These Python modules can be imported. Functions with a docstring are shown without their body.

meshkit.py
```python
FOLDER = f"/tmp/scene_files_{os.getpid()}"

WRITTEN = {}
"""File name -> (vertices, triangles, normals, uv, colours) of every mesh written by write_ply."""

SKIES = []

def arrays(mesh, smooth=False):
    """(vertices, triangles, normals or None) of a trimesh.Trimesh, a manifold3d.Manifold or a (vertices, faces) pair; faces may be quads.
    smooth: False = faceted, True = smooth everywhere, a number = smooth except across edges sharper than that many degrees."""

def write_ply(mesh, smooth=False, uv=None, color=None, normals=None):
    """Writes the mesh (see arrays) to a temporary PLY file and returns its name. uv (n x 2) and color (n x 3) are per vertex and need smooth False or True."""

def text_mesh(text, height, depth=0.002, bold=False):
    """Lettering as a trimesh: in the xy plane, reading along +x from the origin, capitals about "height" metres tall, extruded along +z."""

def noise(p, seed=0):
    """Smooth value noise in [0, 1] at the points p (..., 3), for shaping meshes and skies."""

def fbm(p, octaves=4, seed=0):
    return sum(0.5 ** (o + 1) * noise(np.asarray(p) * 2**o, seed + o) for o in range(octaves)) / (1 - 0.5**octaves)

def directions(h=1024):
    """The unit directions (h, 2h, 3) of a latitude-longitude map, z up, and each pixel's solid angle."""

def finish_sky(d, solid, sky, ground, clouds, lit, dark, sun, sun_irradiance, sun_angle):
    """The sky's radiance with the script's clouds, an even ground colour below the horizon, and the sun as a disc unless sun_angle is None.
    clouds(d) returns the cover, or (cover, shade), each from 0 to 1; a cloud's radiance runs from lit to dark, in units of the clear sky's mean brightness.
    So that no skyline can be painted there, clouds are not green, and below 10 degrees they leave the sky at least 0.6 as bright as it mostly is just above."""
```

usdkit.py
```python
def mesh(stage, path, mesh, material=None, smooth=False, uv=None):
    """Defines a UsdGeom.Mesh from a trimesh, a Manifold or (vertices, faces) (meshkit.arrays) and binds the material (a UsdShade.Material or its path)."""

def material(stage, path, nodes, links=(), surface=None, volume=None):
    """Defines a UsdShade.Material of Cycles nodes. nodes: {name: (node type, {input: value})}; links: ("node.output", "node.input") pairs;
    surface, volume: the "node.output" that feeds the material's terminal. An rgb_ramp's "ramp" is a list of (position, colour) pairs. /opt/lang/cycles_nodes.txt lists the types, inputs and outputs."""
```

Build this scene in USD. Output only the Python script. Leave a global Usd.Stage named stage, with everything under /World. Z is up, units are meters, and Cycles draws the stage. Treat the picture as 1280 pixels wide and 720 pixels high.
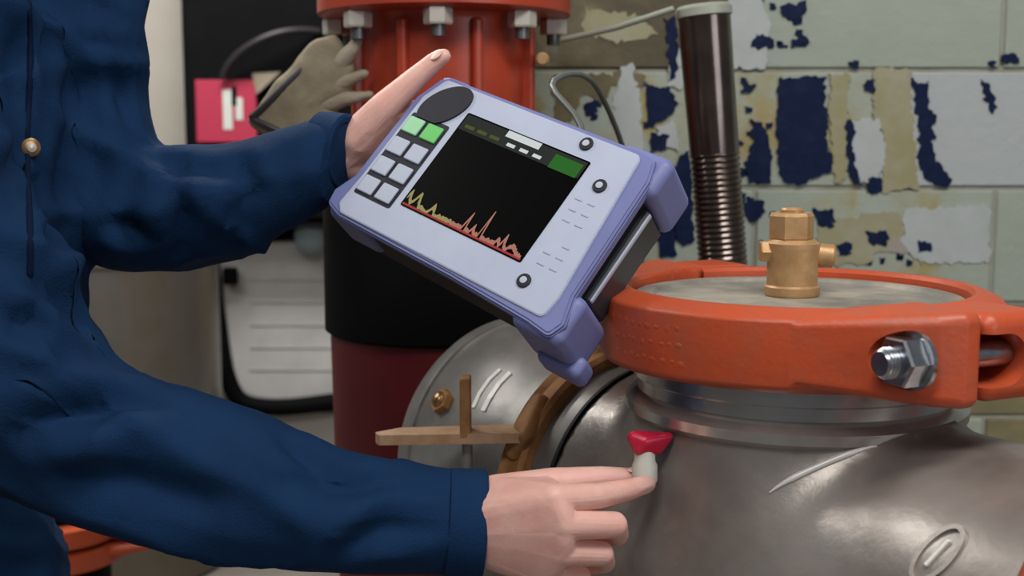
import math, random
import numpy as np, trimesh
import manifold3d as m3
from manifold3d import Manifold
from pxr import Usd, UsdGeom, UsdLux, Gf, Sdf, UsdShade
from shapely.geometry import Polygon, Point, box as sbox
from shapely import affinity
import usdkit, meshkit

stage = Usd.Stage.CreateInMemory()
UsdGeom.SetStageUpAxis(stage, UsdGeom.Tokens.z)
UsdGeom.SetStageMetersPerUnit(stage, 1.0)
UsdGeom.Xform.Define(stage, '/World')
UsdGeom.Scope.Define(stage, '/World/Looks')
rng = np.random.default_rng(7)
A = np.array

# ------------------------------------------------------------------ camera, lights
F = 1500.0                                     # focal length in pixels of a 1280 wide picture
PITCH = math.radians(7.0)
CAM = A([0, 0, 1.3])
cam = UsdGeom.Camera.Define(stage, '/World/camera')
cam.CreateHorizontalApertureAttr(36.0)
cam.CreateVerticalApertureAttr(36.0 * 720 / 1280)
cam.CreateFocalLengthAttr(36.0 * F / 1280)
cam.CreateClippingRangeAttr(Gf.Vec2f(0.05, 60))
cam.CreateFStopAttr(5.0)
cam.CreateFocusDistanceAttr(1.22)
cam.CreateExposureAttr(0.0)
cam.AddTranslateOp().Set(Gf.Vec3d(*CAM))
cam.AddRotateXOp().Set(90 - math.degrees(PITCH))

dome = UsdLux.DomeLight.Define(stage, '/World/ambient_light')
dome.CreateIntensityAttr(0.035)
dome.CreateColorAttr(Gf.Vec3f(0.86, 0.92, 1.0))

def rect_light(name, loc, target, w, h, power, color=(1, 1, 1)):
    l = UsdLux.RectLight.Define(stage, '/World/' + name)
    l.CreateWidthAttr(w); l.CreateHeightAttr(h); l.CreateIntensityAttr(power)
    l.CreateColorAttr(Gf.Vec3f(*color))
    m = Gf.Matrix4d().SetLookAt(Gf.Vec3d(*loc), Gf.Vec3d(*target), Gf.Vec3d(0, 1, 0.01)).GetInverse()
    l.AddTransformOp().Set(m)
    return l
rect_light('ceiling_lamp', (0.75, 0.35, 2.9), (0.55, 1.2, 0.0), 1.3, 0.5, 15.0, (1.0, 0.97, 0.92))
rect_light('ceiling_lamp_left', (-1.9, 1.75, 2.9), (-0.9, 1.4, 0.0), 1.2, 0.5, 12.0, (1.0, 0.97, 0.92))
rect_light('ceiling_lamp_front', (-0.55, -0.45, 2.9), (0.0, 0.9, 0.0), 1.2, 0.5, 12.5, (1.0, 0.97, 0.92))
rect_light('daylight_opening', (2.3, -1.5, 1.75), (0.25, 1.4, 1.1), 0.8, 1.7, 5.0, (0.93, 0.96, 1.0))
rect_light('ceiling_lamp_rear', (-0.9, 2.9, 2.9), (-1.0, 3.4, 0), 1.2, 0.5, 34.0, (1.0, 0.97, 0.92))

RX = A([1.0, 0, 0]); FW = A([0, math.cos(PITCH), -math.sin(PITCH)]); UP = A([0, math.sin(PITCH), math.cos(PITCH)])
def ray(px, py):
    return FW + RX * (px - 640) / F + UP * (360 - py) / F
def P(px, py, y):
    """the point of the place seen at that pixel, at depth y metres"""
    d = ray(px, py)
    return CAM + d * (y / d[1])
def cast(mesh, px, py):
    """first hit of the pixel's ray with a mesh: point and outward normal"""
    v, f = np.asarray(mesh.vertices), np.asarray(mesh.faces)
    d = ray(px, py); a, b, c = v[f[:, 0]], v[f[:, 1]], v[f[:, 2]]
    e1, e2 = b - a, c - a
    h = np.cross(d, e2); det = (e1 * h).sum(1); det[np.abs(det) < 1e-12] = 1e-12
    s = CAM - a; u = (s * h).sum(1) / det; q = np.cross(s, e1); w = q @ d / det; t = (e2 * q).sum(1) / det
    ok = (u >= 0) & (w >= 0) & (u + w <= 1) & (t > 0)
    if not ok.any(): return None, None
    i = np.where(ok)[0][np.argmin(t[ok])]
    n = np.cross(e1[i], e2[i]); n /= np.linalg.norm(n)
    return CAM + d * t[i], (n if n @ d < 0 else -n)

# ------------------------------------------------------------------ materials
def mat(name, col, rough=0.5, metal=0.0, col2=None, scale=8.0, lo=0.35, hi=0.65, bump=0.0, bscale=60.0, detail=4.0, stretch=(1, 1, 1), rough2=None, **kw):
    n = {'p': ('principled_bsdf', dict(base_color=col, roughness=rough, metallic=metal, **kw)),
         'g': ('texture_coordinate', {}), 'mp': ('mapping', {'scale': stretch})}
    l = [('g.object', 'mp.vector')]
    if col2 is not None:
        n['n'] = ('noise_texture', dict(scale=scale, detail=detail, roughness=0.6))
        n['r'] = ('rgb_ramp', dict(ramp=[(0, col), (lo, col), (hi, col2), (1, col2)]))
        l += [('mp.vector', 'n.vector'), ('n.fac', 'r.fac'), ('r.color', 'p.base_color')]
        if rough2 is not None:
            n['rr'] = ('map_range', dict(from_min=lo, from_max=hi, to_min=rough, to_max=rough2, clamp=True))
            l += [('n.fac', 'rr.value'), ('rr.result', 'p.roughness')]
    if bump:
        n['bn'] = ('noise_texture', dict(scale=bscale, detail=5.0, roughness=0.6))
        n['b'] = ('bump', dict(strength=bump, distance=0.002))
        l += [('mp.vector', 'bn.vector'), ('bn.fac', 'b.height'), ('b.normal', 'p.normal')]
    return usdkit.material(stage, '/World/Looks/' + name, n, l, surface='p.BSDF')

M = {}
M['orange'] = mat('orange_paint', (0.49, 0.072, 0.022), 0.42, 0, (0.40, 0.085, 0.04), 24, 0.45, 0.75, bump=0.3, bscale=90)
M['orange_worn'] = mat('orange_paint_worn', (0.50, 0.12, 0.06), 0.5, 0, (0.42, 0.07, 0.03), 22, bump=0.25, bscale=90)
M['red_paint'] = mat('red_paint', (0.40, 0.05, 0.02), 0.38, 0, (0.32, 0.035, 0.016), 7, bump=0.2, bscale=40)
M['dark_red'] = mat('dark_red_paint', (0.12, 0.002, 0.006), 0.55, 0, (0.10, 0.003, 0.006), 5, bump=0.1)
M['pipe'] = mat('grey_pipe_metal', (0.43, 0.395, 0.365), 0.30, 0.5, (0.22, 0.185, 0.165), 5.5, 0.36, 0.68, bump=0.3, bscale=45, rough2=0.42)
M['pipe_light'] = mat('grey_valve_metal', (0.31, 0.30, 0.285), 0.38, 0.4, (0.21, 0.20, 0.19), 12, bump=0.2, bscale=50)
M['neck'] = mat('neck_metal', (0.52, 0.51, 0.49), 0.22, 0.75, (0.38, 0.365, 0.35), 12, bump=0.15, bscale=60)
M['lid'] = mat('lid_metal', (0.38, 0.345, 0.29), 0.62, 0.25, (0.21, 0.205, 0.18), 11, 0.4, 0.62, bump=0.5, bscale=70)
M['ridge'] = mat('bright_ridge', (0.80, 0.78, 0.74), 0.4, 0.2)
M['rust'] = mat('rusty_brown_metal', (0.42, 0.20, 0.065), 0.65, 0.1, (0.27, 0.12, 0.045), 30, bump=0.5, bscale=110)
M['rust_bar'] = mat('tan_worn_bar', (0.52, 0.34, 0.22), 0.6, 0.05, (0.38, 0.21, 0.10), 26, bump=0.3, bscale=100)
M['steel'] = mat('zinc_steel', (0.55, 0.58, 0.62), 0.26, 1.0, (0.38, 0.40, 0.44), 60)
M['steel_dark'] = mat('dark_steel', (0.16, 0.16, 0.165), 0.4, 0.8)
M['brass'] = mat('dusty_brass', (0.50, 0.31, 0.15), 0.48, 0.35, (0.40, 0.23, 0.10), 50, bump=0.2, bscale=120)
M['brass_bolt'] = mat('brass_bolt', (0.45, 0.27, 0.13), 0.3, 0.85)
M['stem'] = mat('brown_steel_stem', (0.09, 0.062, 0.05), 0.22, 0.75, (0.055, 0.038, 0.032), 20, coat_weight=0.7, coat_roughness=0.12)
M['stem_cap'] = mat('pale_stem_cap', (0.36, 0.38, 0.32), 0.5, 0.2)
M['black'] = mat('black_paint', (0.003, 0.0033, 0.004), 0.65, 0, (0.005, 0.005, 0.0055), 6, specular_ior_level=0.06)
M['black_matte'] = mat('black_rubber', (0.008, 0.008, 0.009), 0.6, 0)
M['cable'] = mat('dark_cable', (0.03, 0.025, 0.03), 0.4, 0)
M['cable_grey'] = mat('grey_cable', (0.10, 0.11, 0.105), 0.4, 0)
M['lavender'] = mat('lavender_rubber', (0.165, 0.185, 0.40), 0.5, 0, (0.145, 0.165, 0.36), 10, bump=0.08, bscale=200)
M['bezel'] = mat('pale_blue_plastic', (0.43, 0.475, 0.60), 0.42, 0, (0.40, 0.445, 0.57), 20)
M['key'] = mat('pale_key', (0.42, 0.46, 0.57), 0.5, 0)
M['key_mark'] = mat('key_print', (0.05, 0.06, 0.09), 0.6, 0)
M['bezel_mark'] = mat('faint_bezel_print', (0.36, 0.40, 0.55), 0.6, 0)
M['green_key'] = mat('green_key', (0.13, 0.52, 0.13), 0.5, 0)
M['green_key_pale'] = mat('pale_green_key', (0.30, 0.62, 0.36), 0.5, 0)
M['device_dark'] = mat('dark_grey_plastic', (0.02, 0.021, 0.03), 0.55, 0, specular_ior_level=0.25)
M['device_back'] = mat('black_plastic', (0.008, 0.008, 0.011), 0.6, 0, specular_ior_level=0.2)
M['panel_steel'] = mat('dark_side_panel', (0.055, 0.06, 0.07), 0.35, 0.3)
M['screen'] = mat('black_screen', (0.001, 0.001, 0.001), 0.3, 0, specular_ior_level=0.08)
def emis(name, col, s):
    return usdkit.material(stage, '/World/Looks/' + name, {'e': ('emission', dict(color=col, strength=s))}, [], surface='e.emission')
M['scr_bar'] = emis('screen_header_light', (0.06, 0.065, 0.06), 0.5)
M['scr_white'] = emis('screen_white_light', (0.8, 0.85, 0.85), 0.75)
M['scr_green'] = emis('screen_green_light', (0.05, 0.22, 0.04), 0.6)
M['scr_yellow'] = emis('screen_yellow_light', (0.42, 0.38, 0.16), 0.7)
M['scr_orange'] = emis('screen_orange_light', (0.55, 0.24, 0.18), 0.7)
M['scr_red'] = emis('screen_red_light', (0.5, 0.06, 0.06), 0.7)
M['scr_olive'] = emis('screen_olive_light', (0.13, 0.15, 0.04), 0.6)
M['cloth'] = mat('navy_cloth', (0.006, 0.028, 0.082), 0.85, 0, (0.0045, 0.021, 0.062), 7, bump=0.5, bscale=420, specular_ior_level=0.12)
M['cloth_seam'] = mat('navy_cloth_dark', (0.003, 0.010, 0.03), 0.9, 0, bump=0.3, bscale=400, specular_ior_level=0.1)
M['trouser'] = mat('navy_trouser_cloth', (0.006, 0.02, 0.06), 0.9, 0, bump=0.4, bscale=300)
M['skin'] = mat('skin', (0.72, 0.43, 0.37), 0.5, 0, (0.68, 0.35, 0.30), 38, 0.35, 0.7, bump=0.15, bscale=320, subsurface_weight=0.12, subsurface_radius=(0.01, 0.004, 0.002), subsurface_scale=0.5)
M['nail'] = mat('nail', (0.72, 0.46, 0.39), 0.3, 0)
M['hair'] = mat('brown_hair', (0.035, 0.02, 0.012), 0.55, 0, (0.06, 0.035, 0.02), 90)
M['eye'] = mat('eye_white', (0.75, 0.73, 0.70), 0.2, 0)
M['iris'] = mat('iris', (0.04, 0.03, 0.02), 0.15, 0)
M['boot'] = mat('black_boot_leather', (0.012, 0.011, 0.010), 0.5, 0)
M['probe_red'] = mat('red_probe_cap', (0.55, 0.012, 0.05), 0.35, 0)
M['probe_white'] = mat('pale_probe_body', (0.62, 0.62, 0.55), 0.45, 0)
M['glove'] = mat('tan_glove', (0.235, 0.20, 0.135), 0.85, 0, (0.17, 0.14, 0.09), 18, bump=0.5, bscale=160)
M['glove_light'] = mat('tan_glove_finger', (0.30, 0.26, 0.20), 0.85, 0, (0.23, 0.19, 0.14), 22, bump=0.5, bscale=160)
M['sign_red'] = mat('pink_red_sign', (0.40, 0.025, 0.065), 0.5, 0)
M['sign_white'] = mat('white_sign', (0.55, 0.58, 0.55), 0.5, 0)
M['skirting'] = mat('pale_skirting', (0.62, 0.60, 0.56), 0.6, 0)
M['plaster'] = mat('pale_plaster', (0.40, 0.375, 0.33), 0.85, 0, (0.36, 0.335, 0.29), 2.5, bump=0.2, bscale=30)
M['floor'] = mat('concrete_floor', (0.24, 0.215, 0.185), 0.8, 0, (0.17, 0.15, 0.13), 5, bump=0.2, bscale=30)
M['drum'] = mat('grey_drum_paint', (0.20, 0.185, 0.165), 0.28, 0.5, (0.16, 0.13, 0.09), 3, 0.4, 0.7)
M['board'] = mat('pale_board', (0.60, 0.59, 0.58), 0.45, 0, (0.50, 0.49, 0.48), 5)
M['board_line'] = mat('faint_board_line', (0.40, 0.40, 0.40), 0.6, 0)
M['bluegrey'] = mat('teal_grey_knob', (0.22, 0.28, 0.30), 0.5, 0)
M['flange_bolt'] = mat('pale_nut', (0.62, 0.58, 0.52), 0.35, 0.4)
M['blue_part'] = mat('blue_actuator', (0.03, 0.03, 0.12), 0.5, 0)
def wallmat(name, stops, scale=3.2, seed=(0, 0, 0)):
    n = {'g': ('geometry', {}), 'mp': ('mapping', dict(location=seed)), 'n': ('noise_texture', dict(scale=scale, detail=6.0, roughness=0.62, distortion=0.6)),
         'r': ('rgb_ramp', dict(ramp=stops)), 'p': ('principled_bsdf', dict(roughness=0.62)),
         'bn': ('noise_texture', dict(scale=55.0, detail=6.0, roughness=0.65)), 'b': ('bump', dict(strength=0.45, distance=0.004))}
    return usdkit.material(stage, '/World/Looks/' + name, n, [('g.position', 'mp.vector'), ('mp.vector', 'n.vector'), ('n.fac', 'r.fac'), ('r.color', 'p.base_color'),
        ('mp.vector', 'bn.vector'), ('bn.fac', 'b.height'), ('b.normal', 'p.normal')], surface='p.BSDF')
GG, GW, OC, OL, BR = (0.335, 0.375, 0.315), (0.40, 0.43, 0.43), (0.33, 0.28, 0.13), (0.17, 0.15, 0.08), (0.085, 0.068, 0.035)
M['block_green'] = wallmat('block_green_grey', [(0, GG), (0.45, GG), (0.62, (0.31, 0.35, 0.29)), (1, GW)], 2.4)
M['block_white'] = wallmat('block_grey_white', [(0, GG), (0.36, GW), (0.7, GW), (1, (0.36, 0.38, 0.36))], 3.0, (3, 1, 2))
M['block_mixed'] = wallmat('block_mixed_paint', [(0, GW), (0.46, GG), (0.55, (0.33, 0.34, 0.25)), (0.62, OC), (0.72, OC), (1, OL)], 6.5, (1, 5, 0))
M['block_olive'] = wallmat('block_olive', [(0, BR), (0.42, OL), (0.6, (0.21, 0.18, 0.09)), (1, OC)], 4.5, (7, 2, 0))
M['block_brown'] = wallmat('block_brown', [(0, (0.05, 0.04, 0.022)), (0.42, BR), (0.55, (0.13, 0.105, 0.055)), (0.68, (0.2, 0.19, 0.14)), (1, (0.25, 0.25, 0.2))], 8, (2, 9, 4))
M['mortar'] = wallmat('mortar_paint', [(0, (0.30, 0.31, 0.25)), (0.45, (0.33, 0.33, 0.28)), (0.6, (0.27, 0.26, 0.2)), (1, OL)], 7, (5, 5, 5))
M['flake_navy'] = mat('navy_flake', (0.003, 0.009, 0.042), 0.6, 0, (0.008, 0.018, 0.06), 45, 0.45, 0.75, bump=0.4, bscale=120, specular_ior_level=0.15)
M['flake_ochre'] = mat('ochre_flake', (0.29, 0.265, 0.14), 0.65, 0, (0.33, 0.32, 0.22), 16, bump=0.4, bscale=120)
M['flake_brown'] = mat('brown_flake', (0.10, 0.082, 0.042), 0.7, 0, (0.17, 0.145, 0.075), 14, bump=0.4, bscale=120)
M['flake_white'] = mat('white_flake', (0.43, 0.46, 0.46), 0.6, 0, (0.38, 0.41, 0.40), 16, bump=0.3, bscale=120)
M['flake_pink'] = mat('pinkish_flake', (0.33, 0.29, 0.26), 0.65, 0, bump=0.3, bscale=120)

# ------------------------------------------------------------------ scene helpers
taken = {}
def numbered(parent, name):
    k = (parent, name); n = taken.get(k, 0); taken[k] = n + 1
    return name if n == 0 else f'{name}_{n:03d}'
def setkeys(prim, label=None, cat=None, group=None, kind=None):
    for k, v in (('label', label), ('category', cat), ('group', group), ('kind', kind)):
        if v: prim.SetCustomDataByKey(k, v)
def thing(name, label, cat, loc=(0, 0, 0), group=None):
    p = '/World/' + numbered('/World', name)
    x = UsdGeom.Xform.Define(stage, p); x.AddTranslateOp().Set(Gf.Vec3d(*map(float, loc)))
    setkeys(x.GetPrim(), label, cat, group)
    x.GetPrim().SetCustomDataByKey
    ORG[p] = A(loc, float)
    return p
ORG = {'/World': np.zeros(3)}
def obj(name, mesh, material, parent='/World', smooth=35, label=None, cat=None, group=None, kind=None):
    """one Mesh; mesh given in world coordinates"""
    p = parent + '/' + numbered(parent, name)
    v, f, n = meshkit.arrays(mesh, smooth)
    o = ORG[parent]
    g = UsdGeom.Mesh.Define(stage, p)
    from pxr import Vt
    g.CreatePointsAttr(Vt.Vec3fArray.FromNumpy((v - o).astype(np.float32)))
    g.CreateFaceVertexCountsAttr(Vt.IntArray.FromNumpy(np.full(len(f), 3, np.int32)))
    g.CreateFaceVertexIndicesAttr(Vt.IntArray.FromNumpy(f.astype(np.int32).ravel()))
    g.CreateSubdivisionSchemeAttr('none')
    if n is not None:
        g.CreateNormalsAttr(Vt.Vec3fArray.FromNumpy(n.astype(np.float32))); g.SetNormalsInterpolation('vertex')
    UsdShade.MaterialBindingAPI.Apply(g.GetPrim()).Bind(M[material])
    setkeys(g.GetPrim(), label, cat, group, kind)
    ORG[p] = o
    return p

# ------------------------------------------------------------------ shape helpers
def T(mesh, R=None, t=None):
    m = mesh.copy(); X = np.eye(4)
    if R is not None: X[:3, :3] = R
    if t is not None: X[:3, 3] = t
    m.apply_transform(X); return m
def tri(man):
    g = man.to_mesh(); return trimesh.Trimesh(np.array(g.vert_properties[:, :3], float), np.array(g.tri_verts), process=False)
def man(t):
    t = t.copy(); t.merge_vertices()
    return Manifold(m3.Mesh(np.asarray(t.vertices, np.float32), np.asarray(t.faces, np.uint32)))
def cat(*ms): return trimesh.util.concatenate(list(ms))
def rbox(sx, sy, sz, r=0.004, c=(0, 0, 0), seg=8):
    s = Manifold.sphere(r, seg * 2)
    hs = [s.translate([x, y, z]) for x in (-sx / 2 + r, sx / 2 - r) for y in (-sy / 2 + r, sy / 2 - r) for z in (-sz / 2 + r, sz / 2 - r)]
    return tri(Manifold.batch_hull(hs).translate(list(map(float, c))))
def cbox(sx, sy, sz, b=0.004, c=(0, 0, 0)):
    """box with chamfered edges, 24 vertices"""
    pts = []
    for x in (-1, 1):
        for y in (-1, 1):
            for z in (-1, 1):
                pts += [(x * (sx / 2 - b), y * (sy / 2 - b), z * sz / 2), (x * (sx / 2 - b), y * sy / 2, z * (sz / 2 - b)), (x * sx / 2, y * (sy / 2 - b), z * (sz / 2 - b))]
    return T(trimesh.convex.convex_hull(np.array(pts)), t=c)
def frame(z, x=None):
    z = A(z, float); z /= np.linalg.norm(z)
    x = A(x if x is not None else ((1, 0, 0) if abs(z[0]) < 0.8 else (0, 1, 0)), float)
    x = x - (x @ z) * z; x /= np.linalg.norm(x)
    return np.stack([x, np.cross(z, x), z], 1)
def lathe(prof, n=64, c=(0, 0, 0), axis=(0, 0, 1)):
    """closed profile [(r, z)...] turned about the axis"""
    prof = np.array(prof, float); k = len(prof); a = np.arange(n) * 2 * np.pi / n
    v = np.stack([np.outer(np.cos(a), prof[:, 0]), np.outer(np.sin(a), prof[:, 0]), np.tile(prof[:, 1], (n, 1))], -1).reshape(-1, 3)
    f = []
    for i in range(n):
        j = (i + 1) % n
        for q in range(k):
            w = (q + 1) % k
            f += [(i * k + q, j * k + q, j * k + w), (i * k + q, j * k + w, i * k + w)]
    m = trimesh.Trimesh(v, f, process=False); m.merge_vertices(); m.update_faces(m.nondegenerate_faces()); m.remove_unreferenced_vertices(); m.fix_normals()
    return T(m, frame(axis), c)
def solid(prof, n=64, c=(0, 0, 0), axis=(0, 0, 1)):
    """open profile from axis to axis"""
    return lathe([(0.0, prof[0][1])] + list(prof) + [(0.0, prof[-1][1])], n, c, axis)
def cyl(p0, p1, r, r1=None, n=24, b=0.0):
    p0, p1 = A(p0, float), A(p1, float); L = np.linalg.norm(p1 - p0); r1 = r if r1 is None else r1
    pr = [(r - b, 0), (r, b), (r1, L - b), (r1 - b, L)] if b else [(r, 0), (r1, L)]
    return solid(pr, n, p0, p1 - p0)
def nut(p, axis, r, h, hole=0.0):
    R = frame(axis); k = np.arange(6) * np.pi / 3
    base = np.stack([r * np.cos(k), r * np.sin(k)], 1)
    pts = np.vstack([np.c_[base * 0.93, np.zeros(6)], np.c_[base, np.full(6, h * .12)], np.c_[base, np.full(6, h * .88)], np.c_[base * 0.93, np.full(6, h)]])
    return T(trimesh.convex.convex_hull(pts), R, p)
def spline(pts, n=40):
    from scipy.interpolate import CubicSpline
    pts = np.array(pts, float); d = np.r_[0, np.cumsum(np.linalg.norm(np.diff(pts, axis=0), axis=1))]
    return CubicSpline(d, pts)(np.linspace(0, d[-1], n))
def tube(path, r, n=12):
    path = np.array(path, float); k = len(path); r = np.broadcast_to(r, (k,))
    t = np.gradient(path, axis=0); t /= np.linalg.norm(t, axis=1, keepdims=True)
    x = frame(t[0])[:, 0]; rings = []
    a = np.arange(n) * 2 * np.pi / n
    for i in range(k):
        x = x - (x @ t[i]) * t[i]; x /= np.linalg.norm(x); y = np.cross(t[i], x)
        rings.append(path[i] + r[i] * (np.outer(np.cos(a), x) + np.outer(np.sin(a), y)))
    v = np.vstack(rings + [path[:1], path[-1:]]); f = []
    for i in range(k - 1):
        for j in range(n):
            q = (j + 1) % n
            f += [(i * n + j, i * n + q, (i + 1) * n + q), (i * n + j, (i + 1) * n + q, (i + 1) * n + j)]
    for j in range(n):
        q = (j + 1) % n
        f += [(k * n, q, j), (k * n + 1, (k - 1) * n + j, (k - 1) * n + q)]
    return trimesh.Trimesh(v, f, process=False)
def extr(poly, h, engine='earcut'):
    gs = getattr(poly, 'geoms', [poly])
    return cat(*[trimesh.creation.extrude_polygon(g, h, engine=engine) for g in gs if g.area > 1e-9])
def ball(p, r, seg=20): return Manifold.sphere(float(r), seg).translate([float(x) for x in p])
def ell(p, rx, ry, rz, R=None, seg=24):
    s = Manifold.sphere(1.0, seg).scale([rx, ry, rz])
    X = np.eye(4)[:3]; X[:, :3] = np.eye(3) if R is None else R; X[:, 3] = p
    return s.transform(X)
def bone(a, ra, b, rb, seg=20): return Manifold.batch_hull([ball(a, ra, seg), ball(b, rb, seg)])
def chain(pts, seg=20): return [bone(pts[i][0], pts[i][1], pts[i + 1][0], pts[i + 1][1], seg) for i in range(len(pts) - 1)]
def union(ms): return Manifold.batch_boolean(ms, m3.OpType.Add)
def soften(mn, edge, it=12, nu=0.52):
    t = tri(mn.simplify(edge * 0.2).refine_to_length(edge)); t.merge_vertices()
    v0 = np.array(t.vertices)
    trimesh.smoothing.filter_taubin(t, lamb=0.5, nu=nu, iterations=it)
    v1 = np.array(t.vertices); d = np.linalg.norm(v1 - v0, axis=1, keepdims=True)
    bad = (d > 0.03) | ~np.isfinite(d)
    return trimesh.Trimesh(np.where(bad, v0, v1), t.faces, process=False)
def bumpy(t, amp, freq, seed=0, octaves=3):
    v = np.array(t.vertices); n = np.array(t.vertex_normals)
    h = meshkit.fbm(v * np.broadcast_to(freq, 3) + 50, octaves, seed) - 0.5
    return trimesh.Trimesh(v + n * (h * amp)[:, None], t.faces, process=False)

# ------------------------------------------------------------------ the setting
WY = 2.10                                       # face of the block wall
st = dict(kind='structure')
obj('floor', cbox(6.6, 6.4, 0.1, 0.01, (-1.0, 1.6, -0.05)), 'floor', **st, label='bare grey-brown concrete floor')
wall = obj('wall_back', cbox(2.36, 0.14, 2.6, 0.002, (0.99, WY + 0.0755, 1.3)), 'mortar', **st, label='painted concrete block wall with flaking navy and ochre paint behind the pipes')
BH, BW = 0.2035, 0.42
def blotch(pts, seed, amp=0.006, freq=130, world=False):
    w = [(P(x, y, WY)[0], P(x, y, WY)[2]) for x, y in pts]
    ring = Polygon(w).exterior; n = max(24, int(ring.length / 0.004))
    q = A([ring.interpolate(i / n, normalized=True).coords[0] for i in range(n)])
    k = np.c_[q, np.zeros(n)]
    q[:, 0] += (meshkit.fbm(k * freq + 9, 3, seed) - 0.5) * 2 * amp
    q[:, 1] += (meshkit.fbm(k * freq + 31, 3, seed + 5) - 0.5) * 2 * amp
    return Polygon(q).buffer(0)
def wall_slab(poly, t, front):
    m = extr(poly, t)                            # x, z plane -> world
    return T(m, A([[1, 0, 0], [0, 0, -1], [0, 1, 0]], float), (0, front + t, 0))
rb = random.Random(3)
row0 = 1.217 - 5 * BH
for r in range(-1, 7):
    z0 = row0 + r * BH
    if z0 < -0.05:
        continue
    off = 0.845 if r % 2 == 0 else 0.845 - BW / 2
    off = 0.845 - BW / 2 if r == 5 else (0.845 if r == 4 else off)
    for k in range(-3, 4):
        x0, x1 = off + k * BW, off + (k + 1) * BW
        x0, x1 = max(x0, -0.19), min(x1, 2.17)
        if x1 - x0 < 0.06: continue
        xc = (x0 + x1) / 2
        if r == 6: m_ = 'block_green' if xc > 0.38 else 'block_brown'
        elif r == 5: m_ = 'block_white' if xc > 0.75 else ('block_mixed' if xc > 0.25 else 'block_brown')
        elif r == 4: m_ = 'block_mixed'
        else: m_ = ['block_olive', 'block_mixed', 'block_olive'][(k + r) % 3]
        if r == 4 and xc > 0.845: m_ = 'block_green'
        if r == 5 and -0.05 < xc < 0.3: m_ = 'block_mixed'
        d = rb.uniform(-0.0015, 0.0015)
        obj('block', cbox(x1 - x0 - 0.0065, 0.05, BH - 0.0070, 0.003, (xc, WY + 0.025 + d, z0 + BH / 2)), m_, wall, smooth=False)
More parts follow.
